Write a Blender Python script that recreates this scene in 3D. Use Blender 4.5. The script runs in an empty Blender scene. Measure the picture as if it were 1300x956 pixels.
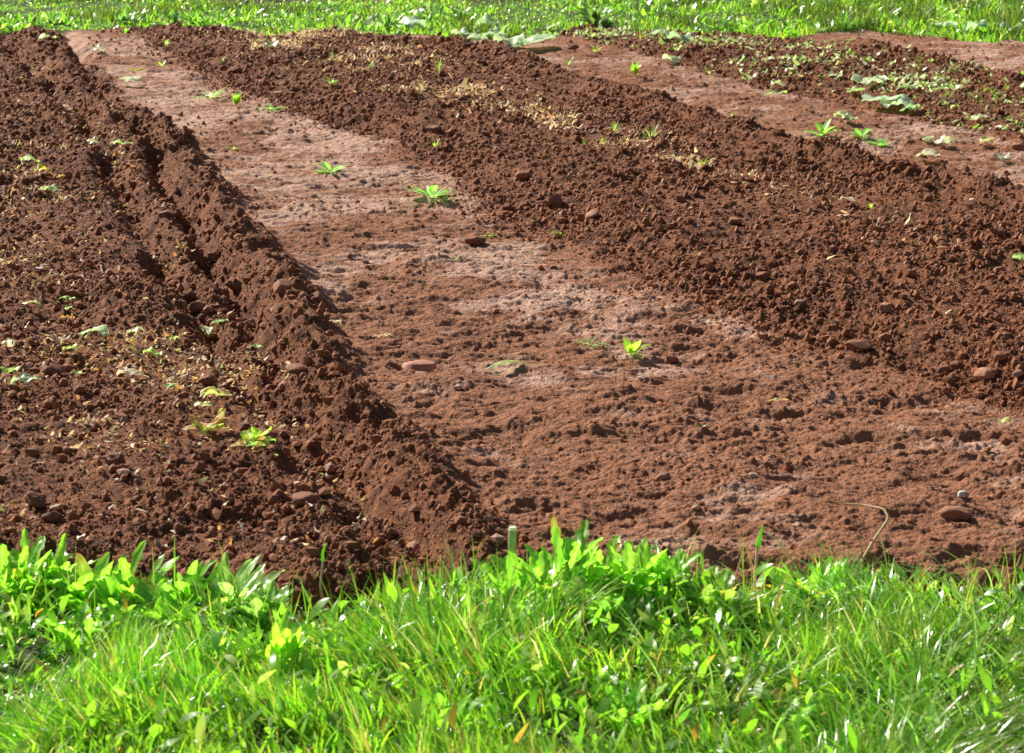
import bpy, math, random
import numpy as np
from mathutils import Vector

# ------------------------------------------------------------------ camera, light
SC = bpy.context.scene
COL = SC.collection
F_PX, W_PX, H_PX = 3000.0, 1300.0, 956.0
CAM_H = 1.70
PITCH = math.atan((478 + 320) / F_PX)

cd = bpy.data.cameras.new('camera')
cam = bpy.data.objects.new('camera', cd)
COL.objects.link(cam)
cam.location = (0, 0, CAM_H)
cam.rotation_euler = (math.pi / 2 - PITCH, 0, 0)
cd.sensor_width = 36.0
cd.lens = F_PX / W_PX * 36.0
cd.clip_end = 2000
cd.dof.use_dof = True
cd.dof.focus_distance = 7.6
cd.dof.aperture_fstop = 11
SC.camera = cam

SUN_EL, SUN_AZ = math.radians(38), math.radians(-47)     # azimuth from +Y, negative = to the left
wd = bpy.data.worlds.new('World'); SC.world = wd; wd.use_nodes = True
nt = wd.node_tree
bg = nt.nodes['Background']
sky = nt.nodes.new('ShaderNodeTexSky'); sky.sky_type = 'NISHITA'; sky.sun_disc = False
sky.sun_elevation = SUN_EL; sky.sun_rotation = SUN_AZ
nt.links.new(sky.outputs[0], bg.inputs[0]); bg.inputs[1].default_value = 0.05
sd = bpy.data.lights.new('sun', 'SUN'); sun = bpy.data.objects.new('sun', sd); COL.objects.link(sun)
sd.energy = 5.0; sd.angle = math.radians(0.53); sd.color = (1.0, 0.93, 0.82)
to_sun = Vector((math.sin(SUN_AZ) * math.cos(SUN_EL), math.cos(SUN_AZ) * math.cos(SUN_EL), math.sin(SUN_EL)))
sun.rotation_euler = to_sun.to_track_quat('Z', 'Y').to_euler()
SC.view_settings.view_transform = 'Standard'
SC.view_settings.look = 'None'
SC.view_settings.gamma = 1.0
SC.view_settings.exposure = 0.98
SC.render.engine = 'CYCLES'
SC.render.resolution_x, SC.render.resolution_y = 1024, 753
SC.cycles.max_bounces = 6
SC.cycles.transmission_bounces = 4
SC.cycles.transparent_max_bounces = 4

rng = np.random.default_rng(7)
random.seed(7)

# ------------------------------------------------------------------ noise
def _hash(ix, iy, seed):
    h = (ix.astype(np.int64) * 374761393 + iy.astype(np.int64) * 668265263 + seed * 974634777) & 0xFFFFFFFF
    h = ((h ^ (h >> 13)) * 1274126177) & 0xFFFFFFFF
    h = ((h ^ (h >> 16)) * 2246822519) & 0xFFFFFFFF
    return ((h ^ (h >> 15)) & 0xFFFFFF) / float(0xFFFFFF)

def vnoise(x, y, seed=0):
    ix = np.floor(x); iy = np.floor(y); fx = x - ix; fy = y - iy
    ux = fx * fx * (3 - 2 * fx); uy = fy * fy * (3 - 2 * fy)
    a = _hash(ix, iy, seed); b = _hash(ix + 1, iy, seed)
    c = _hash(ix, iy + 1, seed); d = _hash(ix + 1, iy + 1, seed)
    return (a + (b - a) * ux) * (1 - uy) + (c + (d - c) * ux) * uy - 0.5

def fbm(x, y, seed=0, octv=4, gain=0.5):
    s = 0; a = 1.0
    for k in range(octv):
        c, sn = math.cos(0.7 * k + .3), math.sin(0.7 * k + .3)
        s = s + a * vnoise(c * x - sn * y, sn * x + c * y, seed + k * 17)
        x = x * 2.03; y = y * 2.03; a *= gain
    return s

def clods(x, y, cell, seed=0, prob=0.7, rlo=0.25, rhi=0.62, flat=0.75):
    """rounded lumps: highest dome of the 9 neighbouring cells, in metres"""
    X = x / cell; Y = y / cell
    ix = np.floor(X); iy = np.floor(Y)
    out = np.zeros_like(X)
    for dx in (-1, 0, 1):
        for dy in (-1, 0, 1):
            cx = ix + dx; cy = iy + dy
            px = cx + 0.15 + 0.7 * _hash(cx, cy, seed); py = cy + 0.15 + 0.7 * _hash(cx, cy, seed + 5)
            r = rlo + (rhi - rlo) * _hash(cx, cy, seed + 9) ** 1.6
            on = _hash(cx, cy, seed + 13) < prob
            q = 0.75 + 0.6 * _hash(cx, cy, seed + 21)
            th = 6.283 * _hash(cx, cy, seed + 33); ct, st = np.cos(th), np.sin(th)
            u = (X - px) * q; v = (Y - py) / q
            u, v = u * ct - v * st, u * st + v * ct
            dd = np.maximum(np.maximum(np.abs(u), np.abs(v)), .74 * np.abs(u + .35 * v) + .5 * np.abs(v))
            dd = .6 * dd + .4 * np.sqrt(u * u + v * v)
            dome = np.sqrt(np.maximum(r * r - dd * dd, 0))
            top = r * .80 + u * (ct * .9) + v * .45
            out = np.maximum(out, np.where(on, np.minimum(dome, np.maximum(top, .15 * dome)), 0))
    return out * cell * flat

def sstep(a, b, x):
    t = np.clip((x - a) / (b - a), 0, 1)
    return t * t * (3 - 2 * t)

# ------------------------------------------------------------------ from the lie of the field to the ground
def at(px, py, z=0.0):
    a = (px - 650) / F_PX; b = -(py - 478) / F_PX
    dy = math.cos(PITCH) + b * math.sin(PITCH); dz = -math.sin(PITCH) + b * math.cos(PITCH)
    t = (z - CAM_H) / dz
    return a * t, dy * t

def line(pts, z=0.0):
    """a line across the field as x(depth), straight beyond its ends"""
    w = sorted([at(p[0], p[1], z) for p in pts], key=lambda q: q[1])
    d = np.array([q[1] for q in w]); x = np.array([q[0] for q in w])
    s0 = (x[1] - x[0]) / (d[1] - d[0]); s1 = (x[-1] - x[-2]) / (d[-1] - d[-2])
    s0 = max(-1.6, min(1.6, s0)); s1 = max(-.9, min(.9, s1))
    d = np.concatenate([[d[0] - 10], d, [d[-1] + 10]]); x = np.concatenate([[x[0] - 10 * s0], x, [x[-1] + 10 * s1]])
    return lambda D: np.interp(D, d, x)

L_F1 = line([(20, 70), (63, 112), (110, 152), (160, 247), (172, 290), (215, 345), (262, 410), (325, 500), (385, 590), (430, 650), (490, 720)], 0.0)
L_F2 = line([(118, 100), (150, 150), (190, 190), (222, 240), (250, 300), (288, 360), (325, 425), (380, 520), (438, 600), (500, 670)], 0.0)
L_A = line([(70, 40), (110, 72), (150, 125), (200, 158), (245, 188), (285, 235), (305, 275), (352, 330), (392, 378), (425, 440), (472, 500), (525, 560), (575, 612), (620, 670), (660, 720)], 0.06)
L_B = line([(170, 42), (235, 82), (300, 112), (362, 140), (430, 162), (520, 190), (580, 232), (645, 284), (740, 316), (850, 372), (960, 415), (1080, 455), (1200, 486), (1300, 522), (1400, 560)], 0.0)
L_C = line([(520, 40), (575, 46), (640, 62), (705, 84), (780, 104), (860, 126), (940, 154), (1040, 180), (1120, 202), (1210, 218), (1300, 238), (1400, 262)], 0.10)
L_E = line([(690, 41), (760, 56), (860, 84), (960, 112), (1080, 138), (1180, 158), (1300, 186), (1400, 210)], 0.0)
L_D = line([(1020, 42), (1100, 52), (1180, 68), (1240, 82), (1300, 96), (1400, 120)], 0.07)
L_G = line([(1130, 40), (1200, 46), (1300, 62)], 0.0)
L_LIT2 = line([(400, 45), (480, 88), (600, 118), (700, 145), (800, 178), (900, 208), (1000, 240), (1100, 275), (1300, 340)], 0.07)
L_LIT3 = line([(860, 44), (1000, 62), (1090, 84), (1180, 102), (1300, 128)], 0.06)

def cross(pts):
    w = sorted([at(p[0], p[1], 0) for p in pts])
    xs = [q[0] for q in w]; ds = [q[1] for q in w]
    return lambda X: np.interp(X, xs, ds)
D_FRONT = cross([(-200, 752), (0, 752), (100, 758), (200, 766), (300, 776), (420, 800), (500, 772), (600, 755), (700, 746), (900, 756), (1100, 760), (1200, 764), (1300, 758), (1500, 752)])
D_BACK = cross([(-200, 44), (0, 43), (60, 38), (150, 38), (300, 40), (500, 41), (600, 44), (700, 41), (850, 43), (1040, 46), (1100, 41), (1200, 46), (1300, 50), (1500, 52)])
D_GEND = cross([(-300, -14), (0, -10), (180, -4), (230, 3), (480, 4), (640, 4), (720, -6), (1300, -16), (1600, -16)])

def ground(x, d, full=True):
    """height and the masks tilled / crust / turf"""
    wob = 0.05 * fbm(x * 2.2, d * 1.6, 3, 3)
    rag = 0.055 * vnoise(d * 2.3 + x * .6, d * 0 + 2.5, 401) + 0.05 * vnoise(d * 6.5 + x * 2, x * 5, 402) + 0.03 * vnoise(d * 16, x * 12, 403)
    wob2 = 0.035 * fbm(x * 9, d * 9, 31, 2)
    xa, xb, xc, xe, xd, xg, f1, f2 = L_A(d), L_B(d), L_C(d), L_E(d), L_D(d), L_G(d), L_F1(d), L_F2(d)
    xa = xa + rag * .9; f1 = f1 + rag * 1.0; f2 = f2 + .7 * rag + .03 * vnoise(d * 9, x * 4, 404)
    xx = x + wob * 0.6
    xw = x + wob + wob2
    h = np.zeros_like(x)
    # left bed
    left = 1 - sstep(-0.02, 0.10, xx - f1)
    h += 0.035 * left + 0.03 * left * fbm(x * 1.2, d * 1.0, 40, 2)
    h -= 0.085 * np.exp(-((xx - f1) / 0.055) ** 2) * (1 + .8 * vnoise(d * 4, d * 0, 27))
    h -= 0.08 * np.exp(-((xx - f2) / 0.05) ** 2) * (1 + .8 * vnoise(d * 5, d * 0 + 3, 28))
    mid = (f1 + f2) / 2
    h += 0.030 * np.exp(-((xx - mid) / 0.07) ** 2) * (1 + .8 * vnoise(d * 5, d * 0 + 9, 29))
    # ridge A: long left face, steep right face
    face = np.maximum(xa - f2, 0.28)
    f2s = xa - face
    la = np.clip((xx - f2s - 0.02) / face, 0, 1) ** 1.25
    ra = 1 - sstep(0.0, 0.17, xw - xa)
    crestv = (1.1 + 0.7 * vnoise(d * 3.1, d * 0 + 1.5, 8) + 0.4 * vnoise(d * 9.0, d * 0 + 4.5, 18)) * (1 - .35 * sstep(10, 13, d))
    rw = xx + 0.05 * vnoise(x * 7, d * 7, 21) + .03 * vnoise(x * 21, d * 21, 22)
    top = np.minimum(la, 0.45 + 0.55 * (1 - sstep(-.10, .06, rw - xa)))
    ridge = np.minimum(top, 1 - sstep(-0.05, 0.10, rw - xa)) * 0.094 * crestv * (.30 + .70 * sstep(4.7, 6.0, d)) * (1 + 1.1 * fbm(x * 8, d * 8, 405, 3) * (xx > xa - face))
    h += ridge
    # bed two and its far crest
    b2 = sstep(0.0, 0.42, xw - xb)
    c_in = 1 - sstep(0.02, 0.16, xw - xc)
    crc = 1.15 + 0.7 * vnoise(d * 6.0, d * 0 + 9.5, 58) + 0.35 * vnoise(d * 17.0, d * 0 + 9.5, 59)
    h += np.minimum(b2, c_in) * 0.046
    h += 0.048 * crc * np.exp(-((xx - xc + 0.05) / 0.11) ** 2) * b2
    # bed three and its far crest
    b3 = sstep(0.0, 0.35, xw - xe)
    d_in = 1 - sstep(0.0, 0.16, xw - xd)
    h += np.minimum(b3, d_in) * 0.04 + 0.03 * b3 * np.exp(-((xx - xd + 0.05) / 0.11) ** 2)
    h += 0.05 * sstep(0, 0.3, xw - xg - 1.2)
    # mask: how loose the soil is
    st1 = sstep(0.0, 0.11, xw - xa) * (1 - sstep(-0.06, 0.06, xw - xb))
    st2 = sstep(0.05, 0.16, xw - xc) * (1 - sstep(-0.04, 0.10, xw - xe))
    st3 = sstep(0.05, 0.16, xw - xd) * (1 - sstep(0.0, 0.2, xw - xg - 1.1))
    strip = np.clip(st1 + st2 + st3, 0, 1)
    till = 1 - strip
    # trodden strip: scoops and small swells
    sw = fbm(x * 3.4 + 3 * wob, d * 6.5, 60, 4, 0.6)
    sw2 = fbm(x * 9, d * 22, 66, 4, 0.65)
    near = 1 - sstep(6.5, 9.5, d)
    h += strip * ((0.020 + 0.010 * near) * sw + 0.010 * sw2 + .011 * (np.abs(fbm(x * 6 + wob * 5, d * 15, 68, 3)) - .15) * 2)
    pit = sstep(0.10, 0.32, fbm(x * 5.0 + 8, d * 6.5, 77, 2))
    h -= strip * pit * (0.007 + 0.008 * near)
    # loose soil
    h += till * (0.040 * fbm(x * 5, d * 5, 90, 2) + 0.014 * fbm(x * 17, d * 17, 95, 3, 0.55))
    # rake strokes across the ridge faces
    s = d * 1.0 + (xx - xa) * 0.75
    onface = np.exp(-((xx - xa + 0.15) / 0.13) ** 2)
    h += onface * 0.040 * vnoise(s * 11, (xx - xa) * 2.2, 101) + onface * 0.026 * vnoise(s * 25, (xx - xa) * 4, 103) + onface * .018 * vnoise(s * 55, (xx - xa) * 9, 104)
    sc = d * 1.0 + (xx - xc) * 0.2
    onc = np.exp(-((xx - xc + 0.06) / 0.12) ** 2)
    h += onc * 0.05 * vnoise(sc * 8, (xx - xc) * 2, 105)
    # ends of the field
    wf = 0.11 * vnoise(x * 4, d * 0, 110) + 0.05 * vnoise(x * 15, d * 0, 111)
    ef = (d - D_FRONT(x)) + wf                       # > 0 soil side
    eb = (D_BACK(x) - d) + 0.5 * vnoise(x * 2, d * 0, 112) + 0.25 * vnoise(x * 7, d * 0, 113)
    h = h * (.35 + .65 * sstep(0.0, 1.3, eb))
    soil = sstep(-0.02, 0.03, ef) * sstep(-0.05, 0.10, eb)
    far_bed = sstep(0.0, 0.3, d - D_GEND(x)) * (1 - sstep(22, 23, d))
    soil2 = np.clip(soil + far_bed, 0, 1)
    trench = (1 - sstep(.13, .20, ef + .05 * vnoise(x * 9, d * 0, 114) + .03 * vnoise(x * 30, d * 20, 115))) * np.clip(.45 + .6 * vnoise(x * 2.5, d * 0, 116) + .6 * sstep(.65, .85, x) + .5 * np.exp(-((x + .35) / .25) ** 2), 0, 1.2)
    h = h * soil - 0.085 * trench * sstep(-0.02, 0.03, ef) + (1 - soil) * (0.0 + 0.03 * fbm(x * 2, d * 2, 120, 2))
    h += 0.12 * far_bed * (0.6 + fbm(x * 2, d * 3, 125, 3))
    lo = soil2 * (till * (0.55 + 0.9 * sstep(-.15, .25, fbm(x * 1.7, d * 1.7, 130, 2))) + 0.07 * strip)
    if full:
        wx = x + 0.010 * vnoise(x * 45, d * 45, 140); wy = d + 0.010 * vnoise(x * 45, d * 45, 141)
        edge = np.exp(-((xw - xb - 0.10) / 0.13) ** 2) + onface * 0.4 + onc + 1.6 * np.exp(-((xw - xa + .02) / .07) ** 2)
        cl = clods(wx, wy, 0.13, 150, 0.12, 0.10, 0.27, .8) * (0.3 + 0.9 * edge)
        cl += clods(wx, wy, 0.055, 151, 0.22, 0.12, 0.42, .75) * (.5 + .7 * edge)
        cl += clods(wx, wy, 0.026, 152, 0.38, 0.2, 0.55, .9)
        cl += .028 * fbm(x * 19, d * 21, 155, 4, .62)
        cl += 1.0 * clods(wx, wy, 0.0135, 153, 0.6, 0.25, 0.65, .8)
        h += lo * cl * 0.60 * (1 - .3 * onface)
        dist = 1 - sstep(7.5, 11, d)
        h += dist * (lo * 0.5) * clods(x, d, 0.0095, 154, 0.8, 0.3, 0.65, .8)
        h += 0.006 * strip * fbm(x * 40, d * 60, 160, 4, .75) * soil
        h += 0.35 * strip * soil * clods(wx, wy, 0.011, 161, .5, .2, .6, .6) * (0.1 + .6 * sstep(-.1, .2, fbm(x * 7, d * 9, 162, 2)))
        tcl = sstep(0.06, 0.22, fbm(x * 3.4, d * 3.4, 170, 3))
        h += strip * soil * tcl * (0.8 * clods(wx, wy, 0.022, 171, 0.7, 0.2, 0.6, .7) + 0.3 * clods(wx, wy, 0.045, 172, 0.25, 0.2, 0.5, .6))
    crust = strip * np.clip(0.36 + 0.18 * sstep(6.5, 10, d) - .12 + 1.7 * fbm(x * 2.3 + 2 * wob, d * 2.0, 180, 4, 0.6) + 1.3 * fbm(x * 4.5 + 3 * wob, d * 13, 182, 3, .6) - 0.35 * pit
                            - 0.55 * (1 - sstep(5.6, 7.6, d)) + .25 * np.exp(-((x - xb + .35) / .3) ** 2) * sstep(6, 7, d) - 3.0 * np.maximum(0, np.minimum(sw2, .2) - 0.06), 0, 1)
    return h, till, crust * soil, soil2, ef, eb

def zat(x, d):
    return float(ground(np.array([float(x)]), np.array([float(d)]))[0][0])

def place(px, py):
    """the point of the ground seen at a spot of the photograph"""
    z = 0.03
    for it in range(5):
        x, d = at(px, py, z)
        xs = x + np.array([0, .012, -.012, 0, 0]); ds = d + np.array([0, 0, 0, .015, -.015])
        z = 0.5 * z + 0.5 * float(ground(xs, ds, it > 2)[0].mean())
    return x, d, z

def ppm(d):      # pixels of the photograph per metre at depth d
    return F_PX / math.hypot(d, CAM_H)

# ------------------------------------------------------------------ mesh helpers
def mesh(name, V, faces, mat, col=None, parent=None, smooth=True, attrs=None):
    V = np.asarray(V, np.float32).reshape(-1, 3)
    faces = [np.asarray(f, np.int32) for f in faces if len(f)]
    me = bpy.data.meshes.new(name)
    me.vertices.add(len(V)); me.vertices.foreach_set('co', V.ravel())
    loops = np.concatenate([f.ravel() for f in faces]); sizes = np.concatenate([np.full(len(f), f.shape[1], np.int32) for f in faces])
    starts = np.concatenate([[0], np.cumsum(sizes)[:-1]]).astype(np.int32)
    me.loops.add(len(loops)); me.loops.foreach_set('vertex_index', loops)
    me.polygons.add(len(sizes)); me.polygons.foreach_set('loop_start', starts); me.polygons.foreach_set('loop_total', sizes)
    me.polygons.foreach_set('use_smooth', np.full(len(sizes), smooth))
    me.update(calc_edges=True)
    if col is not None:
        a = me.color_attributes.new('Col', 'FLOAT_COLOR', 'POINT')
        c = np.ones((len(V), 4), np.float32); c[:, :3] = np.asarray(col, np.float32).reshape(-1, 3)
        a.data.foreach_set('color', c.ravel())
    for k, v in (attrs or {}).items():
        a = me.attributes.new(k, 'FLOAT', 'POINT'); a.data.foreach_set('value', np.asarray(v, np.float32).ravel())
    me.materials.append(mat)
    o = bpy.data.objects.new(name, me); COL.objects.link(o)
    if parent: o.parent = parent
    return o

class MB:
    def __init__(s): s.v = []; s.f = []; s.c = []; s.n = 0
    def add(s, v, f, c):
        v = np.asarray(v, float).reshape(-1, 3)
        s.v.append(v); s.f.append(np.asarray(f, int) + s.n)
        c = np.asarray(c, float)
        s.c.append(np.broadcast_to(c, (len(v), 3)).copy() if c.ndim == 1 else c); s.n += len(v)
    def build(s, name, mat, parent=None, smooth=True):
        q = [f for f in s.f if f.shape[1] == 4]; t = [f for f in s.f if f.shape[1] == 3]
        fs = ([np.concatenate(q)] if q else []) + ([np.concatenate(t)] if t else [])
        return mesh(name, np.concatenate(s.v), fs, mat, np.concatenate(s.c), parent, smooth)

def grid_faces(r, c):
    i = np.arange(r - 1)[:, None] * c + np.arange(c - 1)[None, :]
    i = i.ravel()
    return np.stack([i, i + 1, i + c + 1, i + c], 1)

def tag(o, label=None, cat=None, group=None, kind=None):
    if label: o['label'] = label
    if cat: o['category'] = cat
    if group: o['group'] = group
    if kind: o['kind'] = kind
    return o

def empty(name, loc, rz=0.0):
    o = bpy.data.objects.new(name, None); COL.objects.link(o); o.location = loc; o.rotation_euler = (0, 0, rz)
    o.empty_display_size = 0.05
    return o

# ------------------------------------------------------------------ materials
def new_mat(name):
    m = bpy.data.materials.new(name); m.use_nodes = True
    n = m.node_tree; n.nodes.clear()
    out = n.nodes.new('ShaderNodeOutputMaterial')
    return m, n, out

def N(n, t, **kw):
    x = n.nodes.new(t)
    for k, v in kw.items(): setattr(x, k, v)
    return x

def mixc(n, fac, a, b, blend='MIX'):
    m = N(n, 'ShaderNodeMix', data_type='RGBA', blend_type=blend)
    for i, v in ((0, fac), (6, a), (7, b)):
        if hasattr(v, 'links'): n.links.new(v, m.inputs[i])
        elif i == 0: m.inputs[0].default_value = v
        else: m.inputs[i].default_value = (*v, 1)
    return m.outputs[2]

def noise(n, scale, detail=3, rough=0.55, vec=None):
    t = N(n, 'ShaderNodeTexNoise'); t.inputs['Scale'].default_value = scale; t.inputs['Detail'].default_value = detail; t.inputs['Roughness'].default_value = rough
    if vec is not None: n.links.new(vec, t.inputs['Vector'])
    return t.outputs[0]

def ramp(n, fac, lo, hi, a=0.0, b=1.0):
    r = N(n, 'ShaderNodeMapRange'); r.inputs[1].default_value = lo; r.inputs[2].default_value = hi; r.inputs[3].default_value = a; r.inputs[4].default_value = b
    n.links.new(fac, r.inputs[0]); return r.outputs[0]

SOIL = (0.140, 0.048, 0.017); SOIL_HI = (0.26, 0.098, 0.037); SOIL_LO = (0.056, 0.019, 0.008); CRUST = (0.47, 0.30, 0.22)

def mat_ground():
    m, n, out = new_mat('red_soil')
    p = N(n, 'ShaderNodeBsdfPrincipled')
    tc = N(n, 'ShaderNodeNewGeometry').outputs['Position']
    at_ = lambda k: N(n, 'ShaderNodeAttribute', attribute_name=k).outputs['Fac']
    n1 = noise(n, 3.0, 5, 0.6, tc); n2 = noise(n, 38, 4, 0.6, tc); n3 = noise(n, 170, 3, 0.7, tc)
    c = mixc(n, ramp(n, n1, .35, .65), SOIL_LO, SOIL)
    c = mixc(n, ramp(n, n2, .40, .72), c, SOIL_HI)
    c = mixc(n, ramp(n, n3, .57, .70, 0, .75), c, (.33, .16, .10))
    st = mixc(n, ramp(n, n2, .35, .7), (0.195, 0.078, 0.036), (0.315, 0.138, 0.070))
    st = mixc(n, ramp(n, n3, .54, .68, 0, .8), st, (.11, .046, .028))
    st = mixc(n, ramp(n, n3, .42, .32, 0, .6), st, (.40, .22, .15))
    till = at_('till')
    c = mixc(n, till, st, c)
    cm = N(n, 'ShaderNodeMath', operation='MULTIPLY'); n.links.new(at_('crust'), cm.inputs[0]); n.links.new(ramp(n, n2, .30, .60, .35, 1.0), cm.inputs[1])
    c = mixc(n, cm.outputs[0], c, CRUST)
    g = mixc(n, ramp(n, n2, .35, .65), (.02, .03, .008), (.05, .07, .015))
    c = mixc(n, at_('soil'), g, c)
    n.links.new(c, p.inputs['Base Color'])
    p.inputs['Roughness'].default_value = 0.88
    p.inputs['Specular IOR Level'].default_value = 0.25
    b = N(n, 'ShaderNodeBump'); b.inputs['Strength'].default_value = 1.0; b.inputs['Distance'].default_value = 0.007
    add = N(n, 'ShaderNodeMath', operation='ADD'); n.links.new(n3, add.inputs[0]); n.links.new(noise(n, 95, 3, .6, tc), add.inputs[1])
    n.links.new(add.outputs[0], b.inputs['Height']); n.links.new(b.outputs[0], p.inputs['Normal'])
    n.links.new(p.outputs[0], out.inputs[0])
    return m

def mat_stone(name='stone_dust'):
    m, n, out = new_mat(name)
    p = N(n, 'ShaderNodeBsdfPrincipled')
    at_ = N(n, 'ShaderNodeAttribute', attribute_name='Col').outputs['Color']
    tc = N(n, 'ShaderNodeNewGeometry').outputs['Position']
    n1 = noise(n, 55, 5, .65, tc); n2 = noise(n, 300, 2, .6, tc)
    c = mixc(n, ramp(n, n1, .35, .62, 0, .75), at_, SOIL_HI)
    c = mixc(n, ramp(n, n2, .5, .75, 0, .4), c, SOIL_LO)
    n.links.new(c, p.inputs['Base Color']); p.inputs['Roughness'].default_value = .82; p.inputs['Specular IOR Level'].default_value = .3
    b = N(n, 'ShaderNodeBump'); b.inputs['Strength'].default_value = 0.6; b.inputs['Distance'].default_value = 0.003
    n.links.new(noise(n, 160, 4, .7, tc), b.inputs['Height']); n.links.new(b.outputs[0], p.inputs['Normal'])
    n.links.new(p.outputs[0], out.inputs[0])
    return m

def mat_leaf(name, trans=.45, rough=.4, spec=.5, veins=25, gain=(1.35, 1.5, .9)):
    m, n, out = new_mat(name)
    p = N(n, 'ShaderNodeBsdfPrincipled'); t = N(n, 'ShaderNodeBsdfTranslucent'); mx = N(n, 'ShaderNodeMixShader')
    a = N(n, 'ShaderNodeAttribute', attribute_name='Col').outputs['Color']
    tc = N(n, 'ShaderNodeNewGeometry').outputs['Position']
    n1 = noise(n, veins, 3, .6, tc)
    c = mixc(n, ramp(n, n1, .3, .7, .0, .35), a, (.28, .30, .05)) if trans > .31 else mixc(n, ramp(n, n1, .4, .7, 0, .3), a, SOIL_HI)
    n.links.new(c, p.inputs['Base Color']); p.inputs['Roughness'].default_value = rough; p.inputs['Specular IOR Level'].default_value = spec
    tcx = mixc(n, 1.0, c, gain, 'MULTIPLY')
    sc = N(n, 'ShaderNodeVectorMath', operation='SCALE'); sc.inputs['Scale'].default_value = 1.65
    n.links.new(tcx, sc.inputs[0]); n.links.new(sc.outputs[0], t.inputs['Color'])
    mx.inputs[0].default_value = trans
    n.links.new(p.outputs[0], mx.inputs[1]); n.links.new(t.outputs[0], mx.inputs[2]); n.links.new(mx.outputs[0], out.inputs[0])
    return m

M_SOIL = mat_ground(); M_STONE = mat_stone()
M_GRASS = mat_leaf('grass_blade', .48, .27, .7, 18)
M_LEAF = mat_leaf('green_leaf', .50, .36, .55, 40)
M_CABB = mat_leaf('cabbage_leaf', .30, .45, .5, 30, (1.1, 1.25, .9))
M_DRY = mat_leaf('dry_leaf', .30, .65, .3, 60, (1.1, 1.0, .8))
M_STEM = mat_leaf('dry_stalk', .10, .6, .3, 80, (1, 1, 1))

# ------------------------------------------------------------------ the ground, one sheet out to the horizon
def spacing():
    u = np.linspace(-0.28, 0.28, 1050)
    g = 0.28 * 1.13 ** np.arange(1, 34)
    u = np.concatenate([-g[::-1], u, g])
    d = 4.35 * np.exp(np.arange(0, 2300) * (math.log(17.2 / 4.35) / 2300))
    dn = np.linspace(0.4, 4.33, 90)
    df = 17.2 * 1.028 ** np.arange(0, 150)
    return u, np.concatenate([dn, d, df])
U, D = spacing()
DD, UU = np.meshgrid(D, U, indexing='ij')
XX = UU * np.maximum(DD, 3.0)
x, d = XX.ravel(), DD.ravel()
hh, till, crust, soil, ef, eb = ground(x, d)
fade = 1 - sstep(25, 40, d)
V = np.stack([x, d, hh * fade], 1)
go = mesh('ground', V, [grid_faces(len(D), len(U))], M_SOIL, attrs={'till': till, 'crust': crust, 'soil': soil})
tag(go, kind='structure', label='red brown tilled soil with pale trodden strips between raised beds')
del V, XX, UU, DD, x, d, hh

# ------------------------------------------------------------------ loose crumbs of soil
ICO_V = []
gr = (1 + 5 ** .5) / 2
for a_, b_ in ((-1, gr), (1, gr), (-1, -gr), (1, -gr)): ICO_V.append((a_, b_, 0))
for a_, b_ in ((-1, gr), (1, gr), (-1, -gr), (1, -gr)): ICO_V.append((0, a_, b_))
for a_, b_ in ((gr, -1), (gr, 1), (-gr, -1), (-gr, 1)): ICO_V.append((a_, 0, b_))
ICO_V = np.array(ICO_V) / math.sqrt(1 + gr * gr)
ICO_F = np.array([(0, 11, 5), (0, 5, 1), (0, 1, 7), (0, 7, 10), (0, 10, 11), (1, 5, 9), (5, 11, 4), (11, 10, 2), (10, 7, 6), (7, 1, 8),
                  (3, 9, 4), (3, 4, 2), (3, 2, 6), (3, 6, 8), (3, 8, 9), (4, 9, 5), (2, 4, 11), (6, 2, 10), (8, 6, 7), (9, 8, 1)])

def crumbs(n):
    d = 4.5 * np.exp(rng.random(n) * math.log(15.5 / 4.5)); x = (rng.random(n) - .5) * 0.58 * d
    h, ti, cr, so, ef, eb = ground(x, d)
    xb = x - L_B(d)
    dens = so * (0.06 + 0.9 * ti + 0.8 * np.exp(-((xb) / .12) ** 2)) * (ef > 0.03) * (eb > 0)
    dens *= 0.35 + 1.0 * sstep(-.2, .25, fbm(x * 3, d * 3, 200, 3))
    k = rng.random(n) < dens
    x, d, h, ti = x[k], d[k], h[k], ti[k]
    n = len(x)
    r = np.minimum(0.00038 * d * rng.random(n) ** (-0.45), 0.017) * (0.62 + 0.25 * ti)
    v = ICO_V[None] * (1 + 0.35 * (rng.random((n, 12, 1)) - .5) * 2)
    v = v * r[:, None, None] * (0.7 + 0.6 * rng.random((n, 1, 3)))
    v += np.stack([x, d, h + r * 0.25], 1)[:, None, :]
    f = (ICO_F[None] + (np.arange(n) * 12)[:, None, None]).reshape(-1, 3)
    c = np.array(SOIL) * (0.8 + 0.8 * rng.random((n, 1))) * (1 + .7 * (1 - ti[:, None])); pale = rng.random(n) < 0.03
    c[pale] = (.36, .22, .16)
    return tag(mesh('soil_crumbs', v, [f], M_STONE, np.repeat(c, 12, 0), smooth=False),
               'loose reddish brown crumbs and fine clods strewn over the tilled beds', 'soil', kind='stuff')
crumbs(300000)

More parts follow.
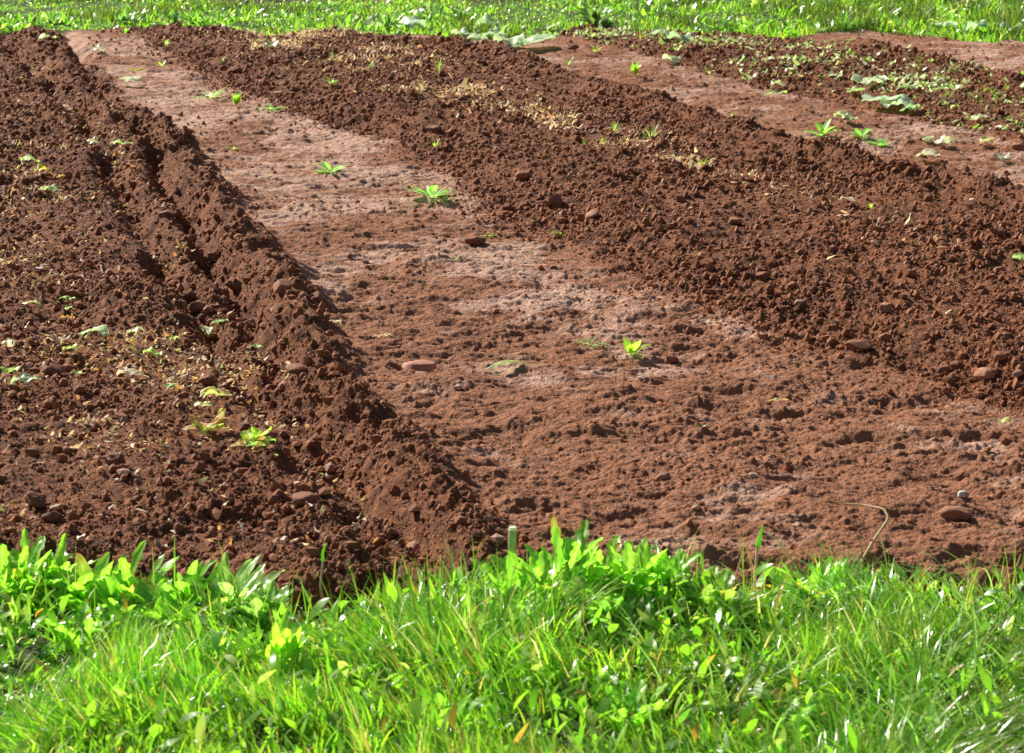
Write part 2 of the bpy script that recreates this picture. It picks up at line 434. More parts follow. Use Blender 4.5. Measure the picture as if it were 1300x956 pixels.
# ------------------------------------------------------------------ grass
def blades(base, length, width, head, lean, bend, col, seg=5, tipcol=None):
    n = len(base)
    t = np.linspace(0, 1, seg + 1)
    th = lean[:, None] + bend[:, None] * t[None] ** 1.3
    ds = length[:, None] / seg
    hor = np.concatenate([np.zeros((n, 1)), np.cumsum(np.sin(th[:, :-1]) * ds, 1)], 1)
    ver = np.concatenate([np.zeros((n, 1)), np.cumsum(np.cos(th[:, :-1]) * ds, 1)], 1)
    dx, dy = np.cos(head)[:, None], np.sin(head)[:, None]
    sp = np.stack([base[:, 0:1] + hor * dx, base[:, 1:2] + hor * dy, base[:, 2:3] + ver], 2)
    tw = rng.random(n) * 1.6 - .8
    side = np.stack([-np.sin(head + tw), np.cos(head + tw), 0.25 * np.sin(tw * 3)], 1)[:, None, :]
    w = (width[:, None] * 0.5 * np.minimum(1, (1.02 - t[None]) ** 0.65) * (0.6 + 0.4 * np.minimum(1, t[None] * 4)))[:, :, None]
    v = np.stack([sp - side * w, sp + side * w], 2)                      # n, seg+1, 2, 3
    i = np.arange(seg) * 2
    q = np.stack([i, i + 1, i + 3, i + 2], 1)
    f = (q[None] + (np.arange(n) * (seg + 1) * 2)[:, None, None]).reshape(-1, 4)
    c = np.repeat(np.repeat(col[:, None, :], seg + 1, 1)[:, :, None, :], 2, 2)
    return v.reshape(-1, 3), f, c.reshape(-1, 3)

GREENS = np.array([(.11, .29, .012), (.17, .36, .012), (.06, .20, .016), (.26, .38, .02), (.04, .15, .05)])
def grass_cols(n, dry=.05):
    c = GREENS[rng.choice(len(GREENS), n, p=[.3, .3, .17, .15, .08])] * (0.75 + .5 * rng.random((n, 1)))
    k = rng.random(n) < dry
    c[k] = np.array([(.42, .33, .12), (.30, .17, .06), (.52, .46, .27)])[rng.integers(0, 3, k.sum())]
    return c

def near_grass():
    mb = MB()
    nt_ = 3600
    tx = rng.random(nt_) * 3.6 - 1.8; td = 2.9 + rng.random(nt_) * 2.1
    keep = td < D_FRONT(tx) + 0.02 + 0.05 * vnoise(tx * 5, tx * 0, 110)
    tx, td = tx[keep], td[keep]
    nb = rng.integers(14, 40, len(tx))
    idx = np.repeat(np.arange(len(tx)), nb); n = len(idx)
    rr = np.abs(rng.normal(0, .019, n)); an = rng.random(n) * 6.283
    bx = tx[idx] + rr * np.cos(an); by = td[idx] + rr * np.sin(an)
    # how tall: tall tufts left of the middle and at the right, short at the gap
    tall = 0.70 + 0.9 * vnoise(bx * 2.6 + 5, by * 2.6, 300) + .8 * vnoise(bx * 8, by * 8, 301)
    tall += 0.35 * np.exp(-((bx - 0.75) / .3) ** 2) + .18 * np.exp(-((bx + 0.05) / .18) ** 2) - .22 * np.exp(-((bx + .38) / .10) ** 2)
    tall -= .25 * sstep(0.0, -0.6, bx + .55) 
    L = np.clip(tall, .22, 1.35) * (0.065 + .08 * rng.random(n))
    h = ground(bx, by, False)[0]
    tuftdir = rng.random(len(tx)) * 6.283
    head = np.where(rng.random(n) < .25, an, 2.6 + 7 * vnoise(bx * 2.2, by * 2.2, 312) + .5 * np.sin(tuftdir[idx])) + rng.normal(0, .4, n)
    flow = .5 + vnoise(bx * 3.1 + 2, by * 3.1, 314)
    lean = np.abs(rng.normal(.15, .2, n)) + .55 * flow; bend = np.abs(rng.normal(.6, .5, n)) + .7 * flow; wide = rng.random(n) < .12; L = np.where(wide, L * 1.2, L)
    v, f, c = blades(np.stack([bx, by, h - .004], 1), L, .0022 + .0028 * rng.random(n) + .003 * wide, head, lean, bend, grass_cols(n, .13) * np.clip(.95 + 1.3 * vnoise(bx * 3, by * 3, 310) + .6 * vnoise(bx * 11, by * 11, 311), .35, 1.5)[:, None])
    mb.add(v, f, c)
    # long arching pale blades at the right
    n = 240
    bx = rng.normal(.78, .22, n); by = rng.uniform(3.7, 4.55, n); h = ground(bx, by, False)[0]
    cc = np.tile(np.array([[.20, .36, .10]]), (n, 1)) * (0.7 + .7 * rng.random((n, 1)))
    v, f, c = blades(np.stack([bx, by, h], 1), rng.uniform(.16, .27, n), np.full(n, .0042), rng.normal(math.pi, 1.0, n), rng.uniform(.1, .5, n), rng.uniform(1.0, 2.2, n), cc, 9)
    mb.add(v, f, c)
    # single upright blades standing above the rest on the edge
    n = 420
    bx = rng.uniform(-1.5, 1.5, n); by = D_FRONT(bx) - rng.uniform(0.0, .18, n); h = ground(bx, by, False)[0]
    v, f, c = blades(np.stack([bx, by, h], 1), rng.uniform(.09, .17, n), rng.uniform(.002, .0042, n), rng.random(n) * 6.28, rng.uniform(0, .35, n), rng.uniform(0, .6, n), grass_cols(n, .08), 6)
    mb.add(v, f, c)
    tag(mb.build('grass', M_GRASS), 'long bright green grass growing along the near edge of the soil', 'grass', kind='stuff')

def far_grass():
    mb = MB()
    n = 150000
    bx = (rng.random(n) - .5) * 12; by = 14.2 + 5.0 * rng.random(n) ** 1.2
    _, _, _, so, _, eb = ground(bx, by, False)
    ok = (eb < .06) & (by < D_GEND(bx) + .1)
    bx, by = bx[ok], by[ok]; n = len(bx)
    h = ground(bx, by, False)[0]
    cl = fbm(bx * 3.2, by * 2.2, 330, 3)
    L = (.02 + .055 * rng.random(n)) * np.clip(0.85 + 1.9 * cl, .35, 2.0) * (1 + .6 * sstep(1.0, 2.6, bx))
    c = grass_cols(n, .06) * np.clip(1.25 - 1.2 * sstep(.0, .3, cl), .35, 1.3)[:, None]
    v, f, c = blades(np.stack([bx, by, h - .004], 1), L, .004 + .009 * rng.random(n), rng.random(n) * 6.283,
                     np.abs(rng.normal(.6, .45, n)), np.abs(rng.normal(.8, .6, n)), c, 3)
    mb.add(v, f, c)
    tag(mb.build('grass', M_GRASS), 'short sunlit green turf strip beyond the far end of the beds', 'grass', kind='stuff')
def undergrowth():
    mb = MB(); k = 9000
    x = rng.uniform(-1.5, 1.5, k); d = 3.3 + 1.55 * rng.random(k)
    g = ground(x, d, False)
    w = .10 + .9 * sstep(-.02, .25, fbm(x * 2.2 + 4, d * 2.5, 361, 3)) + .8 * sstep(-.35, -.75, x) * sstep(4.0, 4.4, d)
    ok = (g[4] < 0.02) & (rng.random(k) < w); x, d, h = x[ok], d[ok], g[0][ok]; k = len(x)
    c = np.array([(.12, .32, .015), (.18, .40, .02), (.07, .22, .02), (.30, .38, .10), (.42, .20, .04)])[rng.choice(5, k, p=[.36, .3, .2, .11, .03])] * rng.uniform(.7, 1.2, (k, 1))
    L = rng.uniform(.03, .075, k)
    v, f, cc = blades(np.stack([x, d, h + rng.uniform(0, .05, k)], 1), L, L * rng.uniform(.22, .5, k), rng.choice([1.57, -1.57], k) + rng.normal(0, .9, k), rng.uniform(.1, 1.0, k), rng.uniform(.2, 1.4, k), c, 7)
    v = v.reshape(k, 8, 2, 3); t = np.linspace(0, 1, 8)
    pr = (np.sin(np.pi * np.clip((t - .25) / .75, 0, 1) ** .8) ** .6 * (1 + .2 * np.sin(t * 40)) + .06)[None, :, None, None]
    m = v.mean(2, keepdims=True); v = m + (v - m) * pr
    mb.add(v.reshape(-1, 3), f, cc)
    tag(mb.build('ground_cover', M_LEAF), 'small broad green leaves mixed into the front grass', 'ground cover', kind='stuff')
def far_cover():
    mb = MB(); k = 16000
    x = (rng.random(k) - .5) * 11; d = 14.2 + 3.6 * rng.random(k)
    g = ground(x, d, False)
    w = sstep(.02, .22, fbm(x * 2.6 + 9, d * 2.0, 371, 3))
    ok = (g[5] < .1) & (rng.random(k) < w * .9) & (d < D_GEND(x) + .1); x, d, h = x[ok], d[ok], g[0][ok]; k = len(x)
    c = np.array([(.10, .28, .02), (.20, .42, .03), (.05, .16, .04), (.34, .44, .12)])[rng.choice(4, k, p=[.35, .3, .2, .15])] * rng.uniform(.7, 1.2, (k, 1))
    L = rng.uniform(.03, .09, k)
    v, f, cc = blades(np.stack([x, d, h + rng.uniform(0, .04, k)], 1), L, L * rng.uniform(.2, .5, k), rng.random(k) * 6.28, rng.uniform(.2, 1.2, k), rng.uniform(.2, 1.4, k), c, 4)
    mb.add(v, f, cc)
    tag(mb.build('ground_cover', M_LEAF), 'clumps of low broad leaves scattered through the far turf', 'ground cover', kind='stuff')
near_grass(); far_grass(); undergrowth(); far_cover()

def dew():
    m, n, out = new_mat('dew_glint_white')
    p = N(n, 'ShaderNodeBsdfPrincipled'); p.inputs['Base Color'].default_value = (.95, .97, 1, 1)  # white base colour stands in for sun sparkle on dewy grass
    p.inputs['Roughness'].default_value = .22; p.inputs['Transmission Weight'].default_value = .35; p.inputs['IOR'].default_value = 1.33
    n.links.new(p.outputs[0], out.inputs[0])
    k = 2600
    x = rng.uniform(-1.5, 1.5, k); d = rng.uniform(3.4, 4.85, k)
    g = ground(x, d, False); ok = (g[4] < 0.02) & (rng.random(k) < .25 + .9 * sstep(-.1, .25, fbm(x * 5, d * 5, 350, 2)))
    x, d, z = x[ok], d[ok], g[0][ok]; k = len(x)
    z = z + rng.uniform(.03, .085, k); r = rng.uniform(.0010, .0024, k)
    v = ICO_V[None] * r[:, None, None] * rng.uniform(.6, 1.3, (k, 1, 3)) + np.stack([x, d, z], 1)[:, None, :]
    f = (ICO_F[None] + (np.arange(k) * 12)[:, None, None]).reshape(-1, 3)
    tag(mesh('dew_glints', v, [f], m, smooth=True), 'tiny white drops standing in for the sparkle of dew in the front grass', 'dew', kind='stuff')
dew()

# ------------------------------------------------------------------ leaves
def leaf(mb, base, head, L, W, lean=.5, bend=.8, col=(.12, .3, .03), shape='oval', fold=.25, crumple=.0, stalk=.2, seg=12, cs=7, roll=0.0, tipcol=None):
    """one leaf: a bent spine with a folded, crinkled blade; lean is measured from upright"""
    t = np.linspace(0, 1, seg + 1)
    th = lean + bend * t
    hor = np.concatenate([[0], np.cumsum(np.sin(th[:-1]))]) * L / seg
    ver = np.concatenate([[0], np.cumsum(np.cos(th[:-1]))]) * L / seg
    s = np.clip((t - stalk) / (1 - stalk), 0, 1)
    if shape == 'oval': w = np.sin(np.pi * s ** .8) ** .7
    elif shape == 'lance': w = np.sin(np.pi * s ** .7) ** .9 * .8
    elif shape == 'round': w = np.sqrt(np.clip(1 - (2 * s - 1) ** 2, 0, 1))
    elif shape == 'lobed': w = (np.sin(np.pi * s ** 1.5) ** .6) * (0.50 + .5 * np.abs(np.sin(s * math.pi * 3.6 + .5)))
    elif shape == 'frill': w = np.sin(np.pi * s ** .8) ** .6 * (0.85 + .15 * np.sin(s * 26))
    w = np.maximum(w * W / 2, .0016 * (L / .1) ** .5)
    w[-1] = .0004
    cc = np.linspace(-1, 1, cs)
    ph = random.random() * 100
    X = hor[:, None] + 0 * cc; Y = w[:, None] * cc[None]; Z = ver[:, None] + 0 * cc
    nx, nz = -np.cos(th)[:, None], np.sin(th)[:, None]
    off = fold * np.abs(Y)
    if crumple:
        off = off + crumple * W * (vnoise(X / W * 2.4 + ph, Y / W * 2.4 + ph, 5) + .5 * vnoise(X / W * 7 + ph, Y / W * 7 + ph, 6))
        off = off + crumple * W * (np.abs(cc)[None] ** 2) * (.5 * np.sin(t * 7 + ph)[:, None] * (cc > 0) + .5 * np.sin(t * 9 + 2 * ph)[:, None] * (cc < 0))
    X = X + nx * off; Z = Z + nz * off
    if roll:
        cr, sr = math.cos(roll), math.sin(roll)
        Y, Z = Y * cr - (Z - 0) * sr, Y * sr + Z * cr
    ch, sh = math.cos(head), math.sin(head)
    v = np.stack([base[0] + X * ch - Y * sh, base[1] + X * sh + Y * ch, base[2] + Z], 2).reshape(-1, 3)
    c0 = np.array(col); c1 = np.array(tipcol if tipcol is not None else col)
    rib = np.exp(-(cc / .13) ** 2)[None, :, None] * .45
    cm = (c0 + (c1 - c0) * s[:, None, None] ** 2) * (1 - rib) + rib * np.array((.42, .5, .22)) * min(1, max(col) / .25)
    cm = np.broadcast_to(cm, (seg + 1, cs, 3)).reshape(-1, 3)
    mb.add(v, grid_faces(seg + 1, cs), cm)

def tube(mb, pts, r0, r1, col, sides=6):
    pts = np.array(pts, float); n = len(pts)
    tan = np.gradient(pts, axis=0); tan /= np.linalg.norm(tan, axis=1)[:, None] + 1e-9
    ref = np.array((0.3, 1, .1)); a = np.cross(tan, ref); a /= np.linalg.norm(a, axis=1)[:, None] + 1e-9; b = np.cross(tan, a)
    r = np.linspace(r0, r1, n)[:, None, None]; an = np.linspace(0, 2 * np.pi, sides, endpoint=False)
    v = pts[:, None] + r * (np.cos(an)[None, :, None] * a[:, None] + np.sin(an)[None, :, None] * b[:, None])
    i = np.arange(n - 1)[:, None] * sides; j = np.arange(sides)[None]
    f = np.stack([i + j, i + (j + 1) % sides, i + sides + (j + 1) % sides, i + sides + j], 2).reshape(-1, 4)
    mb.add(v.reshape(-1, 3), f, col)
    for e in (0, n - 1):
        cen = pts[e][None]; ring = v[e]
        vv = np.concatenate([ring, cen]); k = np.arange(sides)
        mb.add(vv, np.stack([k, (k + 1) % sides, np.full(sides, sides)], 1), col)

def weed(name, px, py, label, cat, wpx, nl=8, shape='lance', col=(.13, .34, .04), lean=(.8, 1.35), bend=.4, ar=.28, mat=None, group=None, stalk=.2, wcol=None, fold=.25, crumple=.06, hfac=1.0):
    """a small plant: leaves out of one crown"""
    x, d, z = place(px, py)
    L = wpx / ppm(d) / 2 * 1.25
    nl = int(nl * 1.35)
    mb = MB()
    for i in range(nl):
        a = i * 2.4 + random.uniform(-.4, .4)
        l = L * random.uniform(.7, 1.15) * hfac
        cl = wcol if (wcol is not None and random.random() < .3) else col
        k = random.uniform(.75, 1.25)
        leaf(mb, (0, 0, -.003), a, l, l * ar * random.uniform(.85, 1.2), random.uniform(*lean), bend * random.uniform(.5, 1.5), tuple(c * k for c in cl), shape, fold, crumple, stalk, 10, 5)
    o = mb.build(name, mat or M_LEAF)
    o.location = (x, d, z + .004); tag(o, label, cat, group or 'young weeds and seedlings on the strips')
    return o

YG = (.30, .46, .05); LG = (.22, .42, .06); MG = (.10, .30, .04); PALE = (.42, .55, .28); GREY = (.34, .48, .30)
W_ = 'weed'
weed('weed_rosette', 548, 252, 'largest bright green weed rosette alone on the middle of the pale strip', 'weed', 60, 13, col=(.14, .38, .06), lean=(.7, 1.45), wcol=(.3, .5, .3))
weed('weed_rosette', 420, 220, 'second green weed rosette on the pale strip, left of and behind the largest one', 'weed', 44, 11, col=(.14, .38, .07), lean=(.7, 1.4), wcol=(.3, .5, .3))
weed('leafy_weed', 268, 124, 'low silvery green weed beside the yellow lettuce sprout near the left ridge', 'weed', 36, 11, col=(.16, .38, .08), lean=(.8, 1.4), wcol=(.5, .62, .5))
weed('lettuce_seedling', 300, 136, 'yellow green lettuce sprout standing next to a silvery weed on the strip', 'lettuce', 26, 9, 'frill', YG, (.1, .55), .3, .55, hfac=1.2)
weed('leafy_weed', 344, 139, 'flat spreading green weed just right of the yellow lettuce sprout', 'weed', 38, 7, col=(.18, .40, .08), lean=(1.2, 1.5), wcol=(.45, .5, .35))
weed('seedling', 801, 452, 'bright yellow green seedling with upright leaves in the middle of the near strip', 'seedling', 40, 6, 'oval', (.28, .50, .04), (.3, 1.1), .3, .42, hfac=1.1)
weed('leafy_weed', 748, 438, 'flat blue green weed left of the bright upright seedling', 'weed', 40, 6, 'lance', (.20, .40, .16), (1.1, 1.45), .2, wcol=(.45, .55, .3))
weed('lettuce_seedling', 806, 97, 'small yellow lettuce plant on the second pale strip beyond the tilled bed', 'lettuce', 24, 9, 'frill', (.36, .50, .06), (.1, .55), .3, .6, hfac=1.2)
weed('sprout', 721, 84, 'thin green sprout at the ridge edge left of the far yellow lettuce', 'sprout', 22, 4, 'lance', MG, (.2, .8), .5)
weed('sprout', 756, 66, 'small yellowish sprout by a dark clod beyond the second ridge', 'sprout', 20, 5, 'oval', YG, (.5, 1.2), .3)
weed('leafy_weed', 1043, 172, 'taller green weed with upright leaves on the second ridge at the right', 'weed', 40, 9, 'oval', (.18, .42, .06), (.2, 1.3), .4, .4)
weed('leafy_weed', 1093, 177, 'green weed between the tall one on the ridge and the lowest flat one', 'weed', 34, 8, 'oval', (.15, .42, .06), (.5, 1.35), .4, .4)
weed('leafy_weed', 1117, 185, 'flat broad green weed, rightmost of three growing along the second ridge', 'weed', 28, 7, 'oval', (.14, .40, .07), (1.0, 1.4), .3, .4)
weed('sprout', 420, 107, 'small green sprout at the left side of the straw covered bed', 'sprout', 22, 5, 'oval', MG, (.4, 1.2), .3)
weed('sprout', 211, 60, 'upright green sprout near the far grass between the two left ridges', 'sprout', 18, 5, 'lance', (.2, .44, .05), (.1, .9), .3)
weed('sprout', 205, 84, 'pale green sprout in front of the upright one near the far end of the strip', 'sprout', 18, 5, 'oval', LG, (.6, 1.3), .3)
weed('sprout', 170, 90, 'yellowish flat sprout at the left edge of the strip near its far end', 'sprout', 20, 5, 'oval', YG, (1.0, 1.4), .3)
weed('sprout', 281, 79, 'tiny green sprout on the tilled slope right of the far strip', 'sprout', 14, 4, 'oval', MG, (.6, 1.3), .3)
weed('sprout', 296, 190, 'small pale green sprout on the strip right of the ridge crest', 'sprout', 20, 5, 'lance', LG, (.8, 1.4), .3)
weed('sprout', 340, 225, 'tiny yellow green sprout behind the ridge crest, left on the strip', 'sprout', 12, 4, 'oval', YG, (.8, 1.4), .3)
weed('sprout', 552, 187, 'wispy green sprout at the tilled edge right of the two rosettes', 'sprout', 20, 6, 'lance', LG, (.2, 1.1), .4, .15)
weed('sprout', 622, 300, 'tiny yellow sprout beside a dark clod right of the largest rosette', 'sprout', 18, 4, 'oval', YG, (.8, 1.4), .3)
weed('sprout', 578, 330, 'tiny pair of pale leaves on the bare strip below the largest rosette', 'sprout', 16, 3, 'oval', LG, (.8, 1.4), .3)
weed('sprout', 712, 297, 'yellow green sprout at the crumbly right edge of the pale strip', 'sprout', 22, 4, 'oval', YG, (1.1, 1.4), .3)
weed('sprout', 929, 148, 'single small bright sprout on top of the second ridge', 'sprout', 12, 3, 'oval', YG, (.6, 1.3), .3)
weed('sprout', 1105, 268, 'small upright two leaved sprout in the tilled bed at the right', 'sprout', 18, 4, 'lance', YG, (.1, .7), .3)
weed('grass_tuft', 780, 170, 'left of two wispy green grass tufts growing out of the straw litter', 'grass tuft', 26, 12, 'lance', (.20, .27, .08), (.1, 1.0), .3, .09)
weed('grass_tuft', 826, 180, 'larger right hand wispy tuft growing out of the straw litter', 'grass tuft', 38, 18, 'lance', (.20, .27, .08), (.1, 1.1), .3, .09)
weed('grass_tuft', 557, 92, 'fine upright green tuft in the straw covered far bed', 'grass tuft', 30, 10, 'lance', (.26, .42, .08), (.1, .7), .2, .08)
weed('sprout', 890, 545, 'dark little weed on the near part of the strip at the right', 'sprout', 0.1 + 18, 5, 'oval', (.10, .14, .04), (.8, 1.4), .3)

# ------------------------------------------------------------------ cabbage and lettuce leaves lying about
def cabbage(px, py, wpx, hd, label, col=PALE, shape='round', asp=.8, name='cabbage_leaf', cat='cabbage leaf', mat=None, lift=.02, crumple=.34, group='cabbage and lettuce leaves dropped on the field', bend=1.0):
    x, d, z = place(px, py)
    L = wpx / ppm(d) * 1.3
    mb = MB()
    leaf(mb, (-L / 2 * math.cos(hd), -L / 2 * math.sin(hd), lift), hd, L, L * asp, 1.57 - bend * .5, bend, col, shape, .12, crumple, .06, 16, 13)
    vv = mb.v[0]; vv[:, 2] = np.maximum(vv[:, 2], .001 + .004 * np.random.default_rng(1).random(len(vv)))
    o = mb.build(name, mat or M_CABB); o.location = (x, d, z)
    tag(o, label, cat, group)
    m2 = MB()
    p = mb.v[0].reshape(17, 13, 3)[:13, 6]
    tube(m2, p + (0, 0, .001), L * .022, L * .006, (.55, .62, .42), 6)
    m2.build('midrib', M_CABB, o)
    return o

cabbage(683, 61, 40, .5, 'largest crumpled pale cabbage leaf at the far end of the second strip', (.44, .62, .36), lift=.03, crumple=.2)
cabbage(646, 62, 32, 2.6, 'flatter cabbage leaf just left of the largest far one', (.46, .62, .36))
cabbage(628, 50, 28, 0, 'cabbage leaf near the grass above the largest far pair', (.40, .60, .34))
cabbage(606, 57, 24, 1.0, 'small cabbage leaf beside the dark clod at the head of the second ridge', (.38, .58, .28))
cabbage(585, 49, 20, 3, 'pale leaf left of the dark clod at the head of the second ridge', (.5, .62, .38))
cabbage(522, 37, 34, .2, 'cabbage leaf on the far field edge right of the tall dark spiky plant', (.46, .60, .40))
cabbage(478, 38, 22, 3.0, 'cabbage leaf on the far field edge at the foot of the tall dark spiky plant', (.5, .60, .40))
cabbage(618, 39, 30, 2.8, 'leaf lying in the grass margin above the second ridge head', (.42, .58, .34))
cabbage(700, 40, 18, 1.0, 'round pale leaf among the dark clods by the far grass', (.5, .62, .34))
cabbage(1118, 138, 40, .3, 'largest whitish cabbage leaf of the row of three on the right hand strip', (.52, .68, .46), lift=.03, crumple=.2)
cabbage(1138, 142, 30, 3.3, 'middle cabbage leaf of the row of three on the right hand strip', (.50, .68, .44))
cabbage(1154, 145, 20, .2, 'smallest greenest cabbage leaf at the right end of the row of three', (.36, .60, .22))
cabbage(1104, 112, 32, .1, 'pale cabbage leaf on the slope above the row of three', (.52, .64, .40))
cabbage(1085, 122, 18, 2.6, 'yellow green leaf left of the pale one on the slope', (.42, .58, .2))
cabbage(1164, 118, 16, .4, 'small yellowish leaf right of the pale one on the slope', (.48, .58, .22))
cabbage(1070, 154, 18, .3, 'yellowish leaf between the green weeds and the row of three leaves', (.42, .56, .24))
cabbage(1078, 156, 16, 2.9, 'greyish leaf touching the yellowish one above the weeds', (.40, .54, .3))
cabbage(1178, 181, 14, 1.2, 'small cupped white green leaf alone on the right hand strip', (.52, .62, .34), lift=.012)
cabbage(1240, 158, 20, .2, 'greenish leaf on the tilled edge near the right side', (.44, .56, .26))
cabbage(1252, 186, 16, .4, 'yellow leaf on the right strip under the greenish edge leaf', (.50, .52, .2))
cabbage(1197, 187, 20, 3.1, 'faded leaf right of the cupped one on the right hand strip', (.52, .54, .36))
cabbage(1177, 206, 24, .1, 'faded straw coloured leaf at the near edge of the right hand strip', (.55, .52, .38))
cabbage(1272, 206, 16, 1.2, 'dark backed leaf with white rim on the right hand strip', (.34, .44, .34))
cabbage(985, 126, 24, .4, 'thin yellow green leaf on the second strip behind the ridge weed', (.44, .56, .2), asp=.4)
cabbage(988, 113, 16, .2, 'small pale leaf on the edge of the third bed, left part', (.5, .60, .34))
cabbage(1060, 102, 14, 0, 'round pale leaf right of the small one on the edge of the third bed', (.5, .60, .34))
cabbage(853, 81, 20, 2.9, 'lone greyish leaf right of the far yellow lettuce', (.50, .60, .40))
cabbage(840, 50, 24, .2, 'left cabbage leaf of a pair at the far edge of the third bed', (.42, .58, .34))
cabbage(862, 55, 26, 2.8, 'right cabbage leaf of a pair at the far edge of the third bed', (.46, .60, .38))
cabbage(1200, 39, 24, .2, 'cabbage leaf at the far grass edge, first of three at the right', (.44, .60, .36))
cabbage(1240, 41, 26, 3.0, 'cabbage leaf at the far grass edge, second of three at the right', (.46, .62, .38))
cabbage(1284, 44, 26, .3, 'cabbage leaf at the far grass edge, last of three at the right', (.48, .62, .40))
cabbage(166, 110, 24, 2.6, 'whitish curled cabbage leaf on the right side of the left ridge', (.58, .66, .42), lift=.03, crumple=.2)
cabbage(125, 68, 15, 2.6, 'pale leaf on the left ridge above the whitish curled one', (.58, .60, .40))
cabbage(60, 56, 18, .2, 'pale green leaf heap piece on the far left bed', (.5, .58, .32))
cabbage(345, 63, 16, 1.2, 'round dark green leaf at the far end of the straw bed', (.22, .34, .12), lift=.015)
cabbage(38, 211, 24, 2.7, 'yellow green leaf on the left bed, well behind the others', (.44, .58, .14), asp=.5)
cabbage(155, 189, 22, .3, 'pale green leaf lying beside the left furrow', (.46, .58, .2), asp=.5)
cabbage(118, 187, 14, 2.6, 'small cream leaf left of the pale green one by the furrow', (.56, .56, .28))
cabbage(54, 223, 14, .3, 'small yellow leaf under the yellow green one on the left bed', (.55, .50, .06))
cabbage(78, 232, 9, .3, 'small golden leaf right of the small yellow one on the left bed', (.55, .36, .05))
cabbage(63, 249, 22, 3.0, 'wilted green leaf with white stalk on the left bed', (.44, .56, .24), asp=.5)
cabbage(120, 433, 30, .2, 'curled pale green leaf, the largest on the left bed behind the wilted lettuce', (.46, .64, .30), lift=.02, crumple=.2)
cabbage(86, 388, 16, .3, 'bright green leaf scrap on the left bed above the curled pale one', (.34, .60, .10), asp=.6)
cabbage(87, 400, 9, 1.2, 'tiny light green scrap just below the bright scrap', (.46, .62, .2))
cabbage(84, 412, 13, .1, 'orange leaf on the left bed, right of the small scraps', (.6, .32, .04), asp=.5, mat=M_DRY)
cabbage(42, 396, 24, 2.9, 'narrow yellow green leaf at the left, level with the bright scrap', (.48, .54, .16), asp=.3)
cabbage(12, 441, 16, .8, 'whitish wilted leaf at the left frame edge', (.58, .60, .40), lift=.012)
cabbage(89, 453, 20, 2.7, 'yellow green leaf below the curled pale one on the left bed', (.42, .58, .12), asp=.5)
cabbage(175, 430, 20, .2, 'thin wilted leaf midway between the curled pale one and the furrow', (.52, .60, .30), asp=.5)
cabbage(222, 438, 13, .9, 'small yellow leaf next to the furrow', (.56, .58, .10))
cabbage(194, 460, 22, 2.6, 'bright green and cream leaf left of the furrow, under the thin one', (.40, .60, .08), asp=.6, lift=.02)
cabbage(14, 481, 20, 1.0, 'fresh green leaf at the left frame edge under the whitish one', (.38, .62, .10))
cabbage(32, 495, 32, .3, 'limp grey green leaf flat on the soil at the left', (.42, .54, .34), asp=.4)
cabbage(99, 482, 11, 1.5, 'tiny upright green stub on the left bed', (.44, .60, .14))
cabbage(168, 487, 36, 2.9, 'dry cream leaf strip on the left bed above the wilted lettuce', (.66, .58, .40), asp=.3, mat=M_DRY)
cabbage(216, 501, 10, .3, 'small green leaf end at the right of the dry cream strip', (.24, .46, .14))
cabbage(274, 510, 34, .2, 'yellow wilted leaf in the furrow above the wilted lettuce', (.62, .62, .16), asp=.5, lift=.015)
cabbage(258, 526, 20, 2.9, 'small yellow cream leaf just below the yellow wilted one', (.58, .60, .26), asp=.5)
cabbage(262, 428, 24, 1.9, 'pale leaf with green end lying up the furrow side', (.50, .52, .24), asp=.5)
cabbage(280, 420, 20, .6, 'green leaf half buried beside the pale one up the furrow side', (.34, .54, .20), asp=.5)
cabbage(328, 444, 12, 1.1, 'small green scrap in the dark hollow of the ridge face', (.34, .54, .20))
cabbage(426, 418, 18, 2.4, 'tan dry leaf on the right flank of the left ridge', (.60, .46, .28), asp=.4, mat=M_DRY)
cabbage(648, 470, 46, .25, 'narrow limp green leaf lying flat on the strip right of the brick shaped stone', (.34, .56, .10), 'lance', .22, name='fallen_leaf', cat='leaf', lift=.006, crumple=.04)
cabbage(487, 438, 26, 2.9, 'dry tan curl of leaf above the brick shaped stone', (.52, .38, .22), 'lance', .35, name='fallen_leaf', cat='leaf', mat=M_DRY)
cabbage(988, 517, 22, .1, 'small straw coloured leaf on the near strip at the right', (.58, .44, .18), 'lance', .3, name='fallen_leaf', cat='leaf', mat=M_DRY)
cabbage(1276, 545, 14, .1, 'small yellow green scrap on the strip close to the right frame edge', (.5, .55, .2))
cabbage(1297, 338, 24, 1.2, 'green and yellow leaf clump cut by the right frame edge', (.34, .58, .12), lift=.02, crumple=.2)
cabbage(1074, 262, 20, 2.6, 'dry curled cream leaf in the tilled bed at the right', (.62, .54, .38), 'lance', .4, name='fallen_leaf', cat='leaf', mat=M_DRY)

def heap(px, py, wpx, label, greens, drys, up=.5):
    x, d, z = place(px, py)
    z += .01
    L = wpx / ppm(d) * .6
    root = empty('wilted_lettuce', (x, d, z)); tag(root, label, 'lettuce')
    for kind, n, cols in (('green_leaf', greens, [(.32, .56, .05), (.50, .62, .08), (.20, .44, .07)]), ('dry_leaf', drys, [(.66, .56, .40), (.60, .48, .26), (.5, .34, .12)])):
        for i in range(n):
            mb = MB(); a = random.uniform(0, 6.28)
            leaf(mb, (random.uniform(-.4, .4) * L, random.uniform(-.3, .3) * L, .002), a, L * random.uniform(.6, 1.1), L * random.uniform(.3, .5),
                 random.uniform(.6, 1.4), random.uniform(.1, .9), random.choice(cols), 'frill', .2, .2, .1, 14, 9)
            mb.v[0][:, 2] = np.maximum(mb.v[0][:, 2], -.005)
            mb.build(kind, M_LEAF if kind == 'green_leaf' else M_DRY, root)
